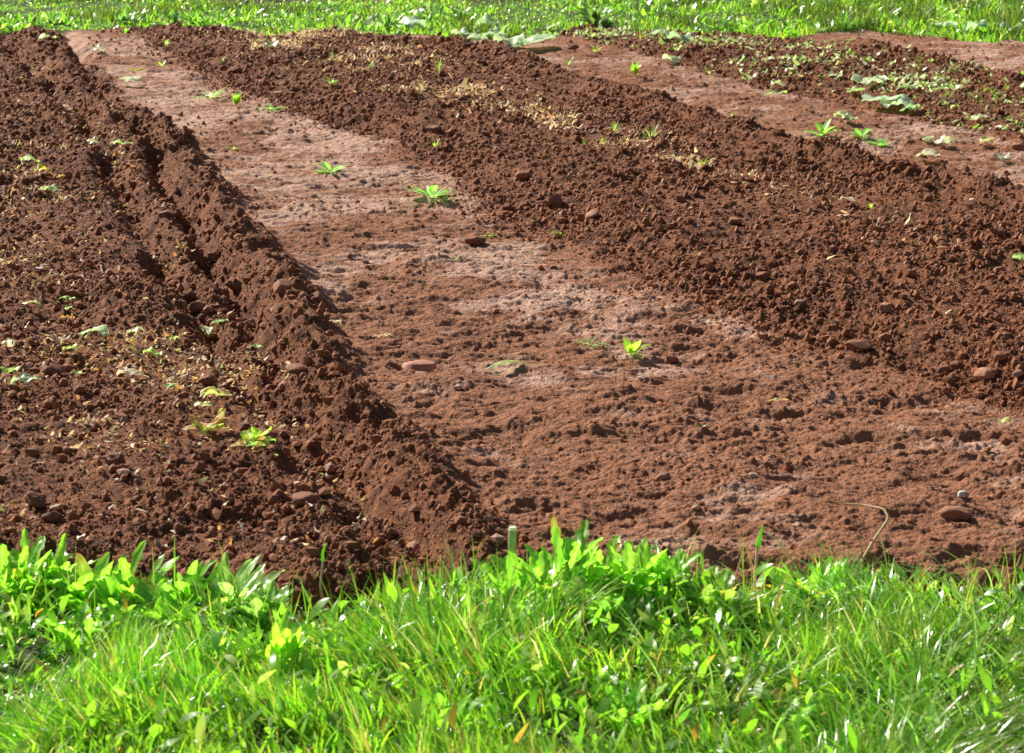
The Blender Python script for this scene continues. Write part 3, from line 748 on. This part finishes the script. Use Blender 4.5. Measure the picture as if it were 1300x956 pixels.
heap(322, 570, 58, 'wilted green and yellow lettuce heap at the furrow foot, right of the dry one', 9, 5)
heap(268, 553, 56, 'mostly dry whitish lettuce remains left of the green and yellow heap', 3, 9)

# ------------------------------------------------------------------ litter nobody could count
def litter(name, spots, size, cols, label, cat, mat, ar=(.25, .8)):
    mb = MB()
    n = len(spots)
    x, d = spots[:, 0], spots[:, 1]
    h = ground(x, d)[0]
    L = size * rng.uniform(.35, 1.25, n) * np.where(rng.random(n) < .95, 1, 1.6)
    c = np.array(cols)[rng.integers(0, len(cols), n)] * rng.uniform(.7, 1.2, (n, 1))
    v, f, cc = blades(np.stack([x, d, h + .004], 1), L, L * rng.uniform(ar[0], ar[1], n), rng.random(n) * 6.283,
                      rng.uniform(.5, 1.5, n), rng.uniform(-.6, 1.5, n), c, 4)
    v = v + rng.normal(0, 1, v.shape) * np.repeat(L, 10)[:, None] * .055
    mb.add(v, f, cc)
    tag(mb.build(name, mat), label, cat, kind='stuff')

def scatter(n, fn):
    out = []
    d = 4.8 * np.exp(rng.random(n) * math.log(14.6 / 4.8)); x = (rng.random(n) - .5) * .60 * d
    k = (rng.random(n) < fn(x, d))
    g = ground(x[k], d[k], False)
    ok = (g[5] > 0) & (g[4] > .05)
    return np.stack([x[k][ok], d[k][ok]], 1)
def along(n, L, sd, d0, d1, fn=None, pw=1.0):
    d = d0 + (d1 - d0) * rng.random(n) ** pw; x = L(d) + rng.normal(0, 1, n) * sd(d)
    k = rng.random(n) < (patch(x, d, 219, 3) * .9 + .1) * (fn(x, d) if fn else 1)
    g = ground(x[k], d[k], False); ok = (g[5] > 0) & (g[4] > .05) & (g[1] > .4)
    return np.stack([x[k][ok], d[k][ok]], 1)
patch = lambda x, d, s=210, f=2.5: sstep(-.02, .28, fbm(x * f, d * f, s, 3))
STRAW = [(.72, .56, .34), (.62, .46, .26), (.74, .64, .48), (.50, .32, .15), (.66, .60, .30)]
litter('straw_litter', np.concatenate([along(8500, L_LIT2, lambda d: .05 + .07 * np.maximum(d - 9.5, 0), 9.0, 14.6, None, .55), along(700, L_LIT2, lambda d: .05 + 0 * d, 7.8, 10)]), .036, STRAW,
       'yellow straw and dry leaf litter lying along the middle bed', 'straw', M_DRY, (.09, .40))
litter('leaf_litter', scatter(110000, lambda x, d: np.where(x < L_F1(d) + .12, .045 + .7 * patch(x, d, 212, 3.0) * sstep(5.2, 5.9, d), 0.008 * sstep(0, .2, x - L_B(d)))), .021,
       [(.62, .46, .26), (.60, .36, .12), (.70, .60, .38), (.45, .50, .16), (.46, .28, .12), (.68, .62, .5)],
       'orange and cream leaf scraps scattered over the left bed', 'leaf litter', M_DRY, (.2, .6))
litter('cabbage_scraps', along(7000, L_LIT3, lambda d: .36 + 0 * d, 10.5, 14.6, None, .8), .034,
       [(.48, .60, .30), (.40, .56, .18), (.56, .62, .40), (.5, .5, .2), (.30, .50, .10)],
       'pale green cabbage scraps strewn over the third bed at the upper right', 'leaf litter', M_CABB, (.35, .8))
litter('straw_litter', scatter(9000, lambda x, d: .012 + 0 * x), .012, STRAW + [(.08, .05, .04), (.09, .07, .05)],
       'tiny straw bits and dark crumbs of old leaf dotted over all the soil', 'straw', M_DRY)
def green_fuzz():
    mb = MB()
    s = scatter(5000, lambda x, d: .5 * patch(x, d, 215, 3) * np.exp(-((x - L_LIT3(d)) / .35) ** 2) + .06 * np.exp(-((x - L_LIT2(d)) / .2) ** 2) * sstep(8.5, 10, d))
    n = len(s); h = ground(s[:, 0], s[:, 1])[0]
    idx = np.repeat(np.arange(n), 6); m = len(idx)
    b = np.stack([s[idx, 0] + rng.normal(0, .01, m), s[idx, 1] + rng.normal(0, .01, m), h[idx]], 1)
    v, f, c = blades(b, rng.uniform(.02, .07, m), np.full(m, .004), rng.random(m) * 6.28, rng.uniform(.1, .9, m), rng.uniform(0, .6, m), grass_cols(m, .1), 3)
    mb.add(v, f, c)
    tag(mb.build('grass', M_GRASS), 'thin young grass sprouting among the scraps on the far beds', 'grass', kind='stuff')
green_fuzz()

# ------------------------------------------------------------------ stones and clods one can tell apart
def ico_sphere(sub):
    V_ = [tuple(v) for v in ICO_V]; Fc = [tuple(f) for f in ICO_F]
    for _ in range(sub):
        cache = {}; nf = []
        def midp(a, b):
            k = (min(a, b), max(a, b))
            if k not in cache:
                p = np.array(V_[a]) + np.array(V_[b]); p /= np.linalg.norm(p); V_.append(tuple(p)); cache[k] = len(V_) - 1
            return cache[k]
        for a, b, c in Fc:
            ab, bc, ca = midp(a, b), midp(b, c), midp(c, a)
            nf += [(a, ab, ca), (b, bc, ab), (c, ca, bc), (ab, bc, ca)]
        Fc = nf
    return np.array(V_), np.array(Fc)
SPH_V, SPH_F = ico_sphere(3)

def stone(px, py, wpx, hpx, label, col=(.20, .085, .05), rough=.16, boxy=0.0, name='stone', cat='stone', sink=.3, tilt=0.0, dep=.8, rz=None):
    x, d, z = place(px, py + hpx * .35)
    k = ppm(d); w = wpx / k / 2 * 1.12; hgt = hpx / k / 2 * 1.1
    ph = random.random() * 50
    v = SPH_V.copy()
    if boxy: 
        q = np.abs(v).max(1)[:, None]; v = v * (1 - boxy) + (v / q) * boxy * .8
    # a few cut facets
    for _ in range(16):
        nn = np.random.default_rng(int(ph * 1000) + _).normal(size=3); nn /= np.linalg.norm(nn)
        dd = v @ nn; lim = .58 + .3 * ((ph * (_ + 1)) % 1)
        v = v - np.outer(np.maximum(dd - lim, 0) * .9, nn)
    nz = fbm(v[:, 0] * 1.6 + ph + v[:, 2], v[:, 1] * 1.6 + ph - v[:, 2] * .8, 3, 4, .6)
    v = v * (1 + rough * 1.6 * nz)[:, None]
    v = v * (w, w * dep, hgt)
    ct, st = math.cos(tilt), math.sin(tilt)
    v = np.stack([v[:, 0] * ct - v[:, 2] * st, v[:, 1], v[:, 0] * st + v[:, 2] * ct], 1)
    o = mesh(name, v, [SPH_F], M_STONE, np.tile(np.array(col), (len(v), 1)))
    o.location = (x, d, z + hgt * (1 - sink)); o.rotation_euler = (0, 0, random.uniform(-.3, .3) if rz is None else rz)
    tag(o, label, cat, 'clods of soil on the beds' if cat == 'clod' else 'stones lying on the soil')
    return o
DK = (.11, .045, .028); RD = (.22, .095, .055); PL = (.36, .21, .15); WH = (.60, .56, .52)
clod = lambda *a, **k: stone(*a, **{**dict(name='soil_clod', cat='clod', col=DK, rough=.3), **k})
stone(532, 462, 46, 20, 'flat brick shaped reddish stone on the strip beside the left ridge', (.40, .21, .16), .07, .75, sink=.25, rz=.05)
stone(1090, 437, 34, 16, 'dark wedge shaped stone at the right edge of the near strip', (.12, .05, .033), .15, .3)
stone(1124, 395, 20, 22, 'upright rough tan stone in the tilled bed above the wedge shaped one', (.36, .19, .12), .2, sink=.15)
stone(1124, 428, 20, 13, 'small brown stone between the wedge shaped and the upright one', RD)
stone(1273, 452, 20, 12, 'brown stone at the right, above the pale one at the bed edge', RD)
stone(1252, 476, 28, 16, 'pale rounded stone at the foot of the tilled bed on the right', (.42, .23, .15), .1)
stone(1291, 474, 16, 12, 'light stone at the right frame edge next to the pale rounded one', PL)
stone(1214, 464, 16, 14, 'round dark clod left of the pale rounded stone', DK)
stone(1200, 470, 18, 12, 'dark brown clod at the bed foot, left of the round one', DK)
clod(701, 255, 22, 18, 'rounded brown clod on the slope right of the largest rosette', col=(.17, .07, .04))
stone(751, 274, 20, 10, 'pale slanted stone below the rounded clod on the slope', (.36, .2, .14), tilt=.5)
clod(664, 223, 22, 12, 'pale topped clod higher up the slope than the rounded one', col=(.22, .10, .06))
clod(604, 305, 30, 14, 'dark flat clod on the strip right of and below the largest rosette')
clod(552, 164, 20, 11, 'dark oval clod on the far part of the middle bed slope', col=DK)
clod(574, 167, 13, 8, 'smaller clod to the right of the dark oval one', col=RD)
stone(799, 115, 22, 14, 'angular boulder like stone on the crest of the second ridge', (.26, .12, .075), .12, .4)
clod(597, 59, 20, 12, 'nearly black clod among cabbage leaves at the head of the second ridge', col=(.05, .025, .018))
clod(726, 60, 16, 8, 'reddish flat clod on the far second strip', col=(.2, .08, .05))
clod(299, 89, 16, 10, 'dark clod on the far slope right of the pale strip')
clod(265, 71, 12, 9, 'dark clod above the others at the far end of the slope')
stone(380, 468, 34, 16, 'flat dark brown stone lying on the face of the left ridge', (.16, .075, .05), .1, .4)
stone(360, 368, 26, 20, 'rounded tan stone on the crest of the left ridge', (.30, .14, .085), .1)
stone(403, 378, 15, 13, 'round brown stone just right of the crest near the tan one', (.18, .09, .06), .1)
stone(267, 207, 14, 9, 'small pale stone on the far crest of the left ridge', (.28, .14, .10))
stone(241, 376, 18, 18, 'dark round stone in the furrow beside a pair of lighter ones', DK, .12)
stone(250, 389, 18, 16, 'larger of two lighter stones lying together in the furrow', (.26, .15, .11), .1)
stone(264, 392, 14, 10, 'smaller tan stone touching the larger one in the furrow', (.32, .18, .12), .1)
stone(262, 402, 13, 10, 'small stone under the lighter pair in the furrow', (.22, .11, .07), .1)
clod(298, 364, 22, 16, 'dark clod on the hump between furrow and ridge')
clod(325, 410, 22, 14, 'angular brown clod halfway up the ridge face', col=(.22, .10, .06))
clod(265, 483, 22, 17, 'dark clod in the lower part of the furrow')
clod(272, 327, 18, 14, 'dark clod in the upper part of the furrow')
clod(212, 272, 22, 10, 'dark brown lump in the furrow hollow far back', col=DK)
clod(66, 470, 26, 14, 'dark flattish clod on the left bed', col=(.09, .035, .022))
clod(14, 323, 18, 10, 'round clod near the left frame edge', col=(.15, .06, .035))
clod(147, 585, 30, 20, 'dark round clod left of the wilted lettuce heaps')
stone(387, 634, 34, 18, 'round brown stone in the foreground furrow', (.17, .075, .045), .1)
stone(69, 657, 26, 20, 'nearly black round stone in the left foreground', (.07, .03, .022), .1)
clod(48, 636, 30, 18, 'broad dark clod behind the black round stone')
stone(72, 644, 16, 9, 'cream crumbly piece on top of the black round stone', (.50, .40, .28), .2)
stone(270, 678, 10, 14, 'small upright tan stone in front of the left bed', (.30, .15, .09), .1)
stone(522, 694, 26, 13, 'flat tan chip at the grass edge below the left ridge', (.42, .24, .17), .08, .3, tilt=.5)
stone(1213, 650, 38, 18, 'smooth reddish boulder near the right end of the front soil', (.24, .12, .08), .06)
stone(1223, 627, 15, 10, 'small white stone behind the reddish boulder at the right', WH, .1)
stone(956, 603, 12, 8, 'small white pebble on the near strip', WH, .1)
stone(883, 644, 11, 7, 'pale tan pebble on the front part of the strip', (.52, .36, .27), .1)
stone(1090, 491, 6, 6, 'tiny round white pebble in the middle of the right near strip', WH, .05)
stone(1168, 513, 12, 7, 'pale pinkish pebble right of the tiny white one', (.5, .34, .27), .1)
stone(853, 456, 18, 12, 'pointed dark stone right of the bright upright seedling', DK, .15)
stone(817, 480, 14, 6, 'flat cream pebble below the bright upright seedling', (.52, .42, .33), .1)
stone(582, 492, 12, 7, 'small white chip right of the brick shaped stone', (.56, .46, .38), .1)
stone(843, 603, 14, 10, 'greyish pebble in a dark hollow of the front strip', (.30, .24, .18), .1)
stone(1293, 187, 18, 10, 'reddish rounded stone on the right strip at the frame edge', (.26, .10, .06), .1)
stone(932, 282, 18, 12, 'pale topped stone in the tilled bed at the right', (.28, .13, .08), .1, .3)
stone(1008, 363, 16, 10, 'reddish stone on the tilled bed, right of the pale strip edge', RD)
stone(1014, 384, 14, 8, 'pale flat stone just in front of the reddish one on the bed', PL)
stone(968, 350, 20, 12, 'pointed clod left of the reddish stone on the bed', (.16, .065, .04), .2)
stone(1277, 560, 12, 10, 'dark pebble at the right of the near strip', DK)
stone(1207, 483, 9, 9, 'tiny dark clod standing on the strip under the bed foot', DK)
stone(1270, 343, 16, 10, 'greyish pink stone by the leaf clump at the right frame edge', (.32, .2, .16), .1)
stone(645, 262, 12, 8, 'little dark stone at the edge of the strip above the pale slanted one', DK)
stone(354, 118, 14, 6, 'pale chip on the far slope beyond the lettuce sprout', (.34, .2, .14), .1)

# ------------------------------------------------------------------ dry stalks, stubs
def path3(pix, base_px):
    """points at the depth of the base, as heights above it"""
    x, d, z = place(*base_px)
    k = ppm(d)
    return (x, d, z), [((p[0] - base_px[0]) / k, (p[2] if len(p) > 2 else 0), (base_px[1] - p[1]) / k) for p in pix]

def smooth(pts, n=6):
    P = np.array(pts, float); out = []
    for i in range(len(P) - 1):
        for j in range(n): out.append(P[i] + (P[i + 1] - P[i]) * j / n)
    out.append(P[-1]); P = np.array(out)
    for _ in range(1): P[1:-1] = P[1:-1] * .5 + (P[:-2] + P[2:]) * .25
    return P

def stalk(pix, base, r, label, name='dry_stalk', cat='stalk', col=(.58, .42, .24), r1=None, tip=None):
    loc, pts = path3(pix, base)
    mb = MB(); tube(mb, smooth(pts), r, r1 or r * .5, col, 7)
    o = mb.build(name, M_STEM); o.location = loc; tag(o, label, cat)
    if tip:
        m2 = MB(); tube(m2, smooth(path3(tip, base)[1]), r * 1.3, r * .3, (.20, .45, .06), 6)
        m2.build('leaf_tip', M_LEAF, o)
    return o
stalk([(1082, 742), (1088, 722), (1108, 690, .02), (1128, 661, .03), (1123, 653, .05), (1098, 653, .08), (1073, 652, .08), (1066, 645, .08)], (1082, 742), .0036, 'long bent straw stalk leaning out of the grass over the soil, right of centre')
stalk([(1088, 742), (1100, 722), (1118, 704), (1138, 693, .02)], (1088, 742), .0036, 'shorter curved brown stalk beside the long bent straw')
stalk([(1094, 735), (1094, 700), (1090, 672), (1084, 667)], (1094, 735), .0022, 'thin upright wiry straw between the two bent stalks', col=(.55, .36, .2))
stalk([(958, 750), (959, 720), (960, 690)], (958, 750), .0045, 'straight pale straw stem with green top, in the grass right of centre', col=(.70, .62, .44), tip=[(960, 692), (963, 678), (966, 664)])
stalk([(930, 750), (936, 722), (943, 694)], (930, 750), .0026, 'short leaning straw left of the straight pale stem')
stalk([(412, 765), (407, 735), (411, 700)], (412, 765), .0032, 'single wavy pale stalk with green tip rising in the gap of the front grass', col=(.66, .50, .36), tip=[(411, 700), (411, 688), (416, 676)])
stalk([(1286, 742), (1288, 715), (1294, 694)], (1286, 742), .0028, 'short straw near the right frame edge of the front grass')
def leek_stub():
    loc, pts = path3([(650, 725), (650, 695), (651, 668)], (650, 725))
    r = empty('leek_stub', loc); tag(r, 'pale green cut leek stub standing up from the front grass, centre', 'vegetable stub')
    mb = MB(); tube(mb, smooth(pts, 4), .0095, .0085, (.34, .50, .24), 10); mb.build('stem', M_CABB, r)
    m2 = MB(); tube(m2, [(pts[-1][0], 0, pts[-1][2] - .001), (pts[-1][0], 0, pts[-1][2] + .003), (pts[-1][0], 0, pts[-1][2] + .006)], 0.0098, .0078, (.7, .72, .6), 10); m2.build('cut_top', M_CABB, r)
leek_stub()

# ------------------------------------------------------------------ broad leaved plants in the front grass
def broad(px, py, hpx, label, nl=9, shape='lobed', col=(.17, .42, .025), ar=.42, spread=(.1, .9), name='broadleaf_weed', cat='weed', tips=0.15, wpx=None, head=None):
    x, d = at(px, py, 0.0)
    z = float(ground(np.array([x]), np.array([d]), False)[0][0])
    k = ppm(d); H = 1.3 * hpx / k; nl = int(nl * 3.0)
    root = empty(name, (x, d, z)); tag(root, label, cat, 'broad leaved plants in the front grass')
    mb = MB(); st = MB()
    for i in range(nl):
        a = (random.choice((1, -1)) * 1.57 + random.gauss(0, .7)) if head is None else head + random.uniform(-.4, .4)
        L = H * random.uniform(.45, 1.05)
        q = random.uniform(.75, 1.2)
        c = tuple(v * q for v in col); tc = (.42, .20, .05) if random.random() < tips * .4 else None
        ln = random.uniform(*spread)
        leaf(mb, (random.gauss(0, .018), random.gauss(0, .018), 0), a, L, min(L, .075) * ar * random.uniform(.6, 1.05), ln, random.uniform(.2, 1.0), c, shape, .25, .16, .42, 22, 7, tipcol=tc)
    mb.build('foliage', M_LEAF, root)
    for i in range(3):
        tube(st, smooth([(0, 0, -.01), (random.uniform(-.01, .01), 0, H * .12), (random.uniform(-.02, .02), random.uniform(-.01, .01), H * .3)], 3), .003, .0015, (.28, .40, .12), 6)
    st.build('stem', M_LEAF, root)
    return root
broad(28, 760, 70, 'dense broad leaved plant at the left frame edge of the front grass', 14)
broad(64, 757, 62, 'lobed plant second from the left frame edge', 12)
broad(108, 775, 62, 'low round leaved plant between the edge pair and the tall single leaf', 12, 'oval', ar=.5)
broad(172, 772, 82, 'dandelion like plant with one tall lobed leaf above the soil line, left', 6, 'lobed', (.20, .46, .03), .42, (.0, .35))
broad(148, 790, 52, 'spreading lobed plant in front of the tall lobed leaf', 11)
broad(243, 775, 76, 'tall oval leaved dock plant left of the whitish patch', 6, 'oval', (.15, .40, .03), .40, (.0, .35))
broad(205, 800, 55, 'low dock plant between the two tall leaved plants', 10, 'oval')
broad(292, 785, 66, 'leafy plant with pale glossy leaves right of the tall dock', 14, 'oval', (.26, .42, .14), .38, (.2, 1.0))
broad(330, 800, 50, 'small glossy plant right of the pale leaved one', 12, 'oval', (.2, .38, .10), .38)
broad(90, 825, 55, 'lobed plant low in the left corner grass', 9)
broad(265, 855, 52, 'spear leaved plant in the lower left grass', 7, 'lance', (.22, .44, .04), .3, (.1, .8))
broad(360, 860, 70, 'bright dock leaves standing in the lower grass left of centre', 6, 'oval', (.26, .50, .03), .3, (.0, .5))
broad(720, 772, 84, 'tallest lobed plant of the central cluster, with a dark pointed leaf', 10, 'lobed', (.13, .36, .03), .42, (.0, .6), tips=.3)
broad(752, 765, 74, 'broad lobed plant on the right of the central tallest one', 12, 'lobed', spread=(.0, .8))
broad(690, 780, 60, 'orange tipped plant on the left side of the central cluster', 12, tips=.5)
broad(800, 770, 76, 'large pale lobed plant at the middle of the front soil edge', 13, 'lobed', (.2, .44, .04), .5)
broad(838, 775, 68, 'lobed plant on the right side of the central cluster', 12, 'lobed')
broad(640, 770, 60, 'small leafy plant at the foot of the leek stub', 9, 'oval', ar=.45)
broad(770, 805, 55, 'dark bushy plant low in front of the central cluster', 14, 'lobed', (.09, .26, .03))
broad(1030, 775, 68, 'leafy plant left of the long bent straw', 11, 'oval', (.18, .44, .03), .42)
broad(1062, 780, 62, 'lobed plant directly at the base of the long bent straw', 11, 'lobed')
broad(905, 790, 60, 'yellow tipped plant under the straight pale straw stem', 9, 'lobed', (.2, .36, .05), tips=.6)
broad(1010, 880, 55, 'lobed dandelion at the lower right of centre', 12, 'lobed', (.16, .42, .03), .38, (.5, 1.3))
broad(1085, 885, 62, 'broad dandelion rosette low at the right', 14, 'lobed', (.16, .44, .03), .38, (.5, 1.3))
broad(1150, 900, 50, 'dandelion rosette right of the broad one at the bottom', 10, 'lobed', ar=.38, spread=(.6, 1.3))
broad(1000, 940, 55, 'lobed plant at the bottom frame edge right of centre', 12, 'lobed', spread=(.4, 1.2))
broad(610, 850, 60, 'plant with orange autumn leaves in the middle of the grass', 6, 'oval', (.24, .24, .03), .3, (.3, 1.0), tips=.6)
broad(470, 885, 55, 'plant with one orange leaf in the lower grass left of centre', 6, 'oval', (.2, .34, .03), .3, (.4, 1.1), tips=.5)
broad(150, 920, 60, 'lobed plant at the bottom left', 12, 'lobed')
broad(560, 940, 55, 'oval leaved plant at the bottom frame edge, centre', 10, 'oval')
broad(800, 930, 55, 'leafy plant at the bottom edge right of the centre', 12, 'lobed')

# ------------------------------------------------------------------ plants in the far grass
def far_plant(px, py, wpx, hpx, label, col=(.05, .15, .04), shape='lance', nl=22, ar=.12, spread=(0, 1.1), bend=.5, name='wild_plant'):
    x, d = at(px, py, 0); z = float(ground(np.array([x]), np.array([d]), False)[0][0]); k = ppm(d)
    mb = MB()
    for i in range(nl):
        ln = random.uniform(*spread); L = (hpx / k) / max(.45, math.cos(ln * .8)) * random.uniform(.6, 1.05)
        L = min(L, wpx / k * .8)
        q = random.uniform(.7, 1.4)
        leaf(mb, (random.uniform(-.15, .15) * wpx / k * .4, random.uniform(-.03, .03), 0), random.uniform(0, 6.28), L, L * ar, ln, bend * random.uniform(.4, 1.6), tuple(c * q for c in col), shape, .3, .05, .05, 9, 5)
    o = mb.build(name, M_LEAF); o.location = (x, d, z); tag(o, label, 'plant', 'wild plants in the far grass')
far_plant(490, 36, 56, 38, 'tall dark spiky leaved plant at the far field edge left of centre', (.06, .17, .04), nl=20, ar=.13, spread=(0, .8), bend=.5, name='artichoke_plant')
far_plant(755, 36, 44, 34, 'tall dark weed in the far grass, right of centre', (.05, .14, .04), 'lobed', 26, .3)
far_plant(770, 38, 30, 14, 'low dark weed at the foot of the tall dark one', (.06, .18, .04), 'oval', 16, .4)
far_plant(1072, 40, 60, 30, 'broad dark green bush of grass at the far field edge, right', (.05, .18, .03), 'lance', 60, .06, (.0, .9))
far_plant(1140, 40, 50, 22, 'smaller green tussock right of the broad dark bush', (.08, .26, .03), 'lance', 50, .06, (.0, .9))
far_plant(245, 34, 50, 20, 'leafy green weed clump at the far edge, left', (.08, .24, .04), 'oval', 20, .35)
far_plant(222, 32, 26, 18, 'dark weed just left of the leafy clump', (.04, .13, .05), 'oval', 12, .4)
far_plant(155, 30, 44, 20, 'bushy weed in the far grass left of the leafy clumps', (.06, .20, .04), 'oval', 20, .35)
far_plant(72, 28, 40, 18, 'dark weed in the far grass near the upper left corner', (.05, .16, .04), 'oval', 18, .3)
far_plant(12, 40, 44, 16, 'broad leaved plant at the upper left frame edge', (.10, .28, .06), 'oval', 14, .35)
far_plant(160, 43, 24, 10, 'small bright plant right at the far soil edge, left', (.16, .38, .04), 'oval', 12, .4)
far_plant(353, 22, 30, 16, 'dark upright weed in the far grass above the straw bed', (.05, .15, .04), 'lance', 14, .2)
far_plant(560, 22, 30, 16, 'dark weed right of the spiky plant in the far grass', (.05, .16, .05), 'lance', 14, .2)
far_plant(585, 25, 34, 18, 'bluish leafy weed between the spiky plant and the centre', (.06, .18, .07), 'oval', 18, .35)
far_plant(655, 30, 16, 26, 'thin upright weed with yellow tip in the far grass', (.14, .2, .04), 'lance', 8, .12, (0, .3))
far_plant(826, 18, 34, 18, 'small dark branching weed right of the tall dark one', (.05, .14, .05), 'lance', 12, .15)
far_plant(905, 34, 24, 34, 'thin dark stalky weed in the far grass, right of centre', (.06, .15, .04), 'lance', 12, .12, (0, .5))
far_plant(888, 26, 20, 16, 'short dark weed left of the thin stalky one', (.05, .15, .04), 'lance', 10, .15)
far_plant(1200, 24, 30, 14, 'dark grass tuft in the far meadow near the upper right', (.06, .18, .03), 'lance', 24, .08)
far_plant(1260, 38, 46, 16, 'green tussock at the far soil edge near the right frame edge', (.07, .24, .03), 'lance', 40, .06)
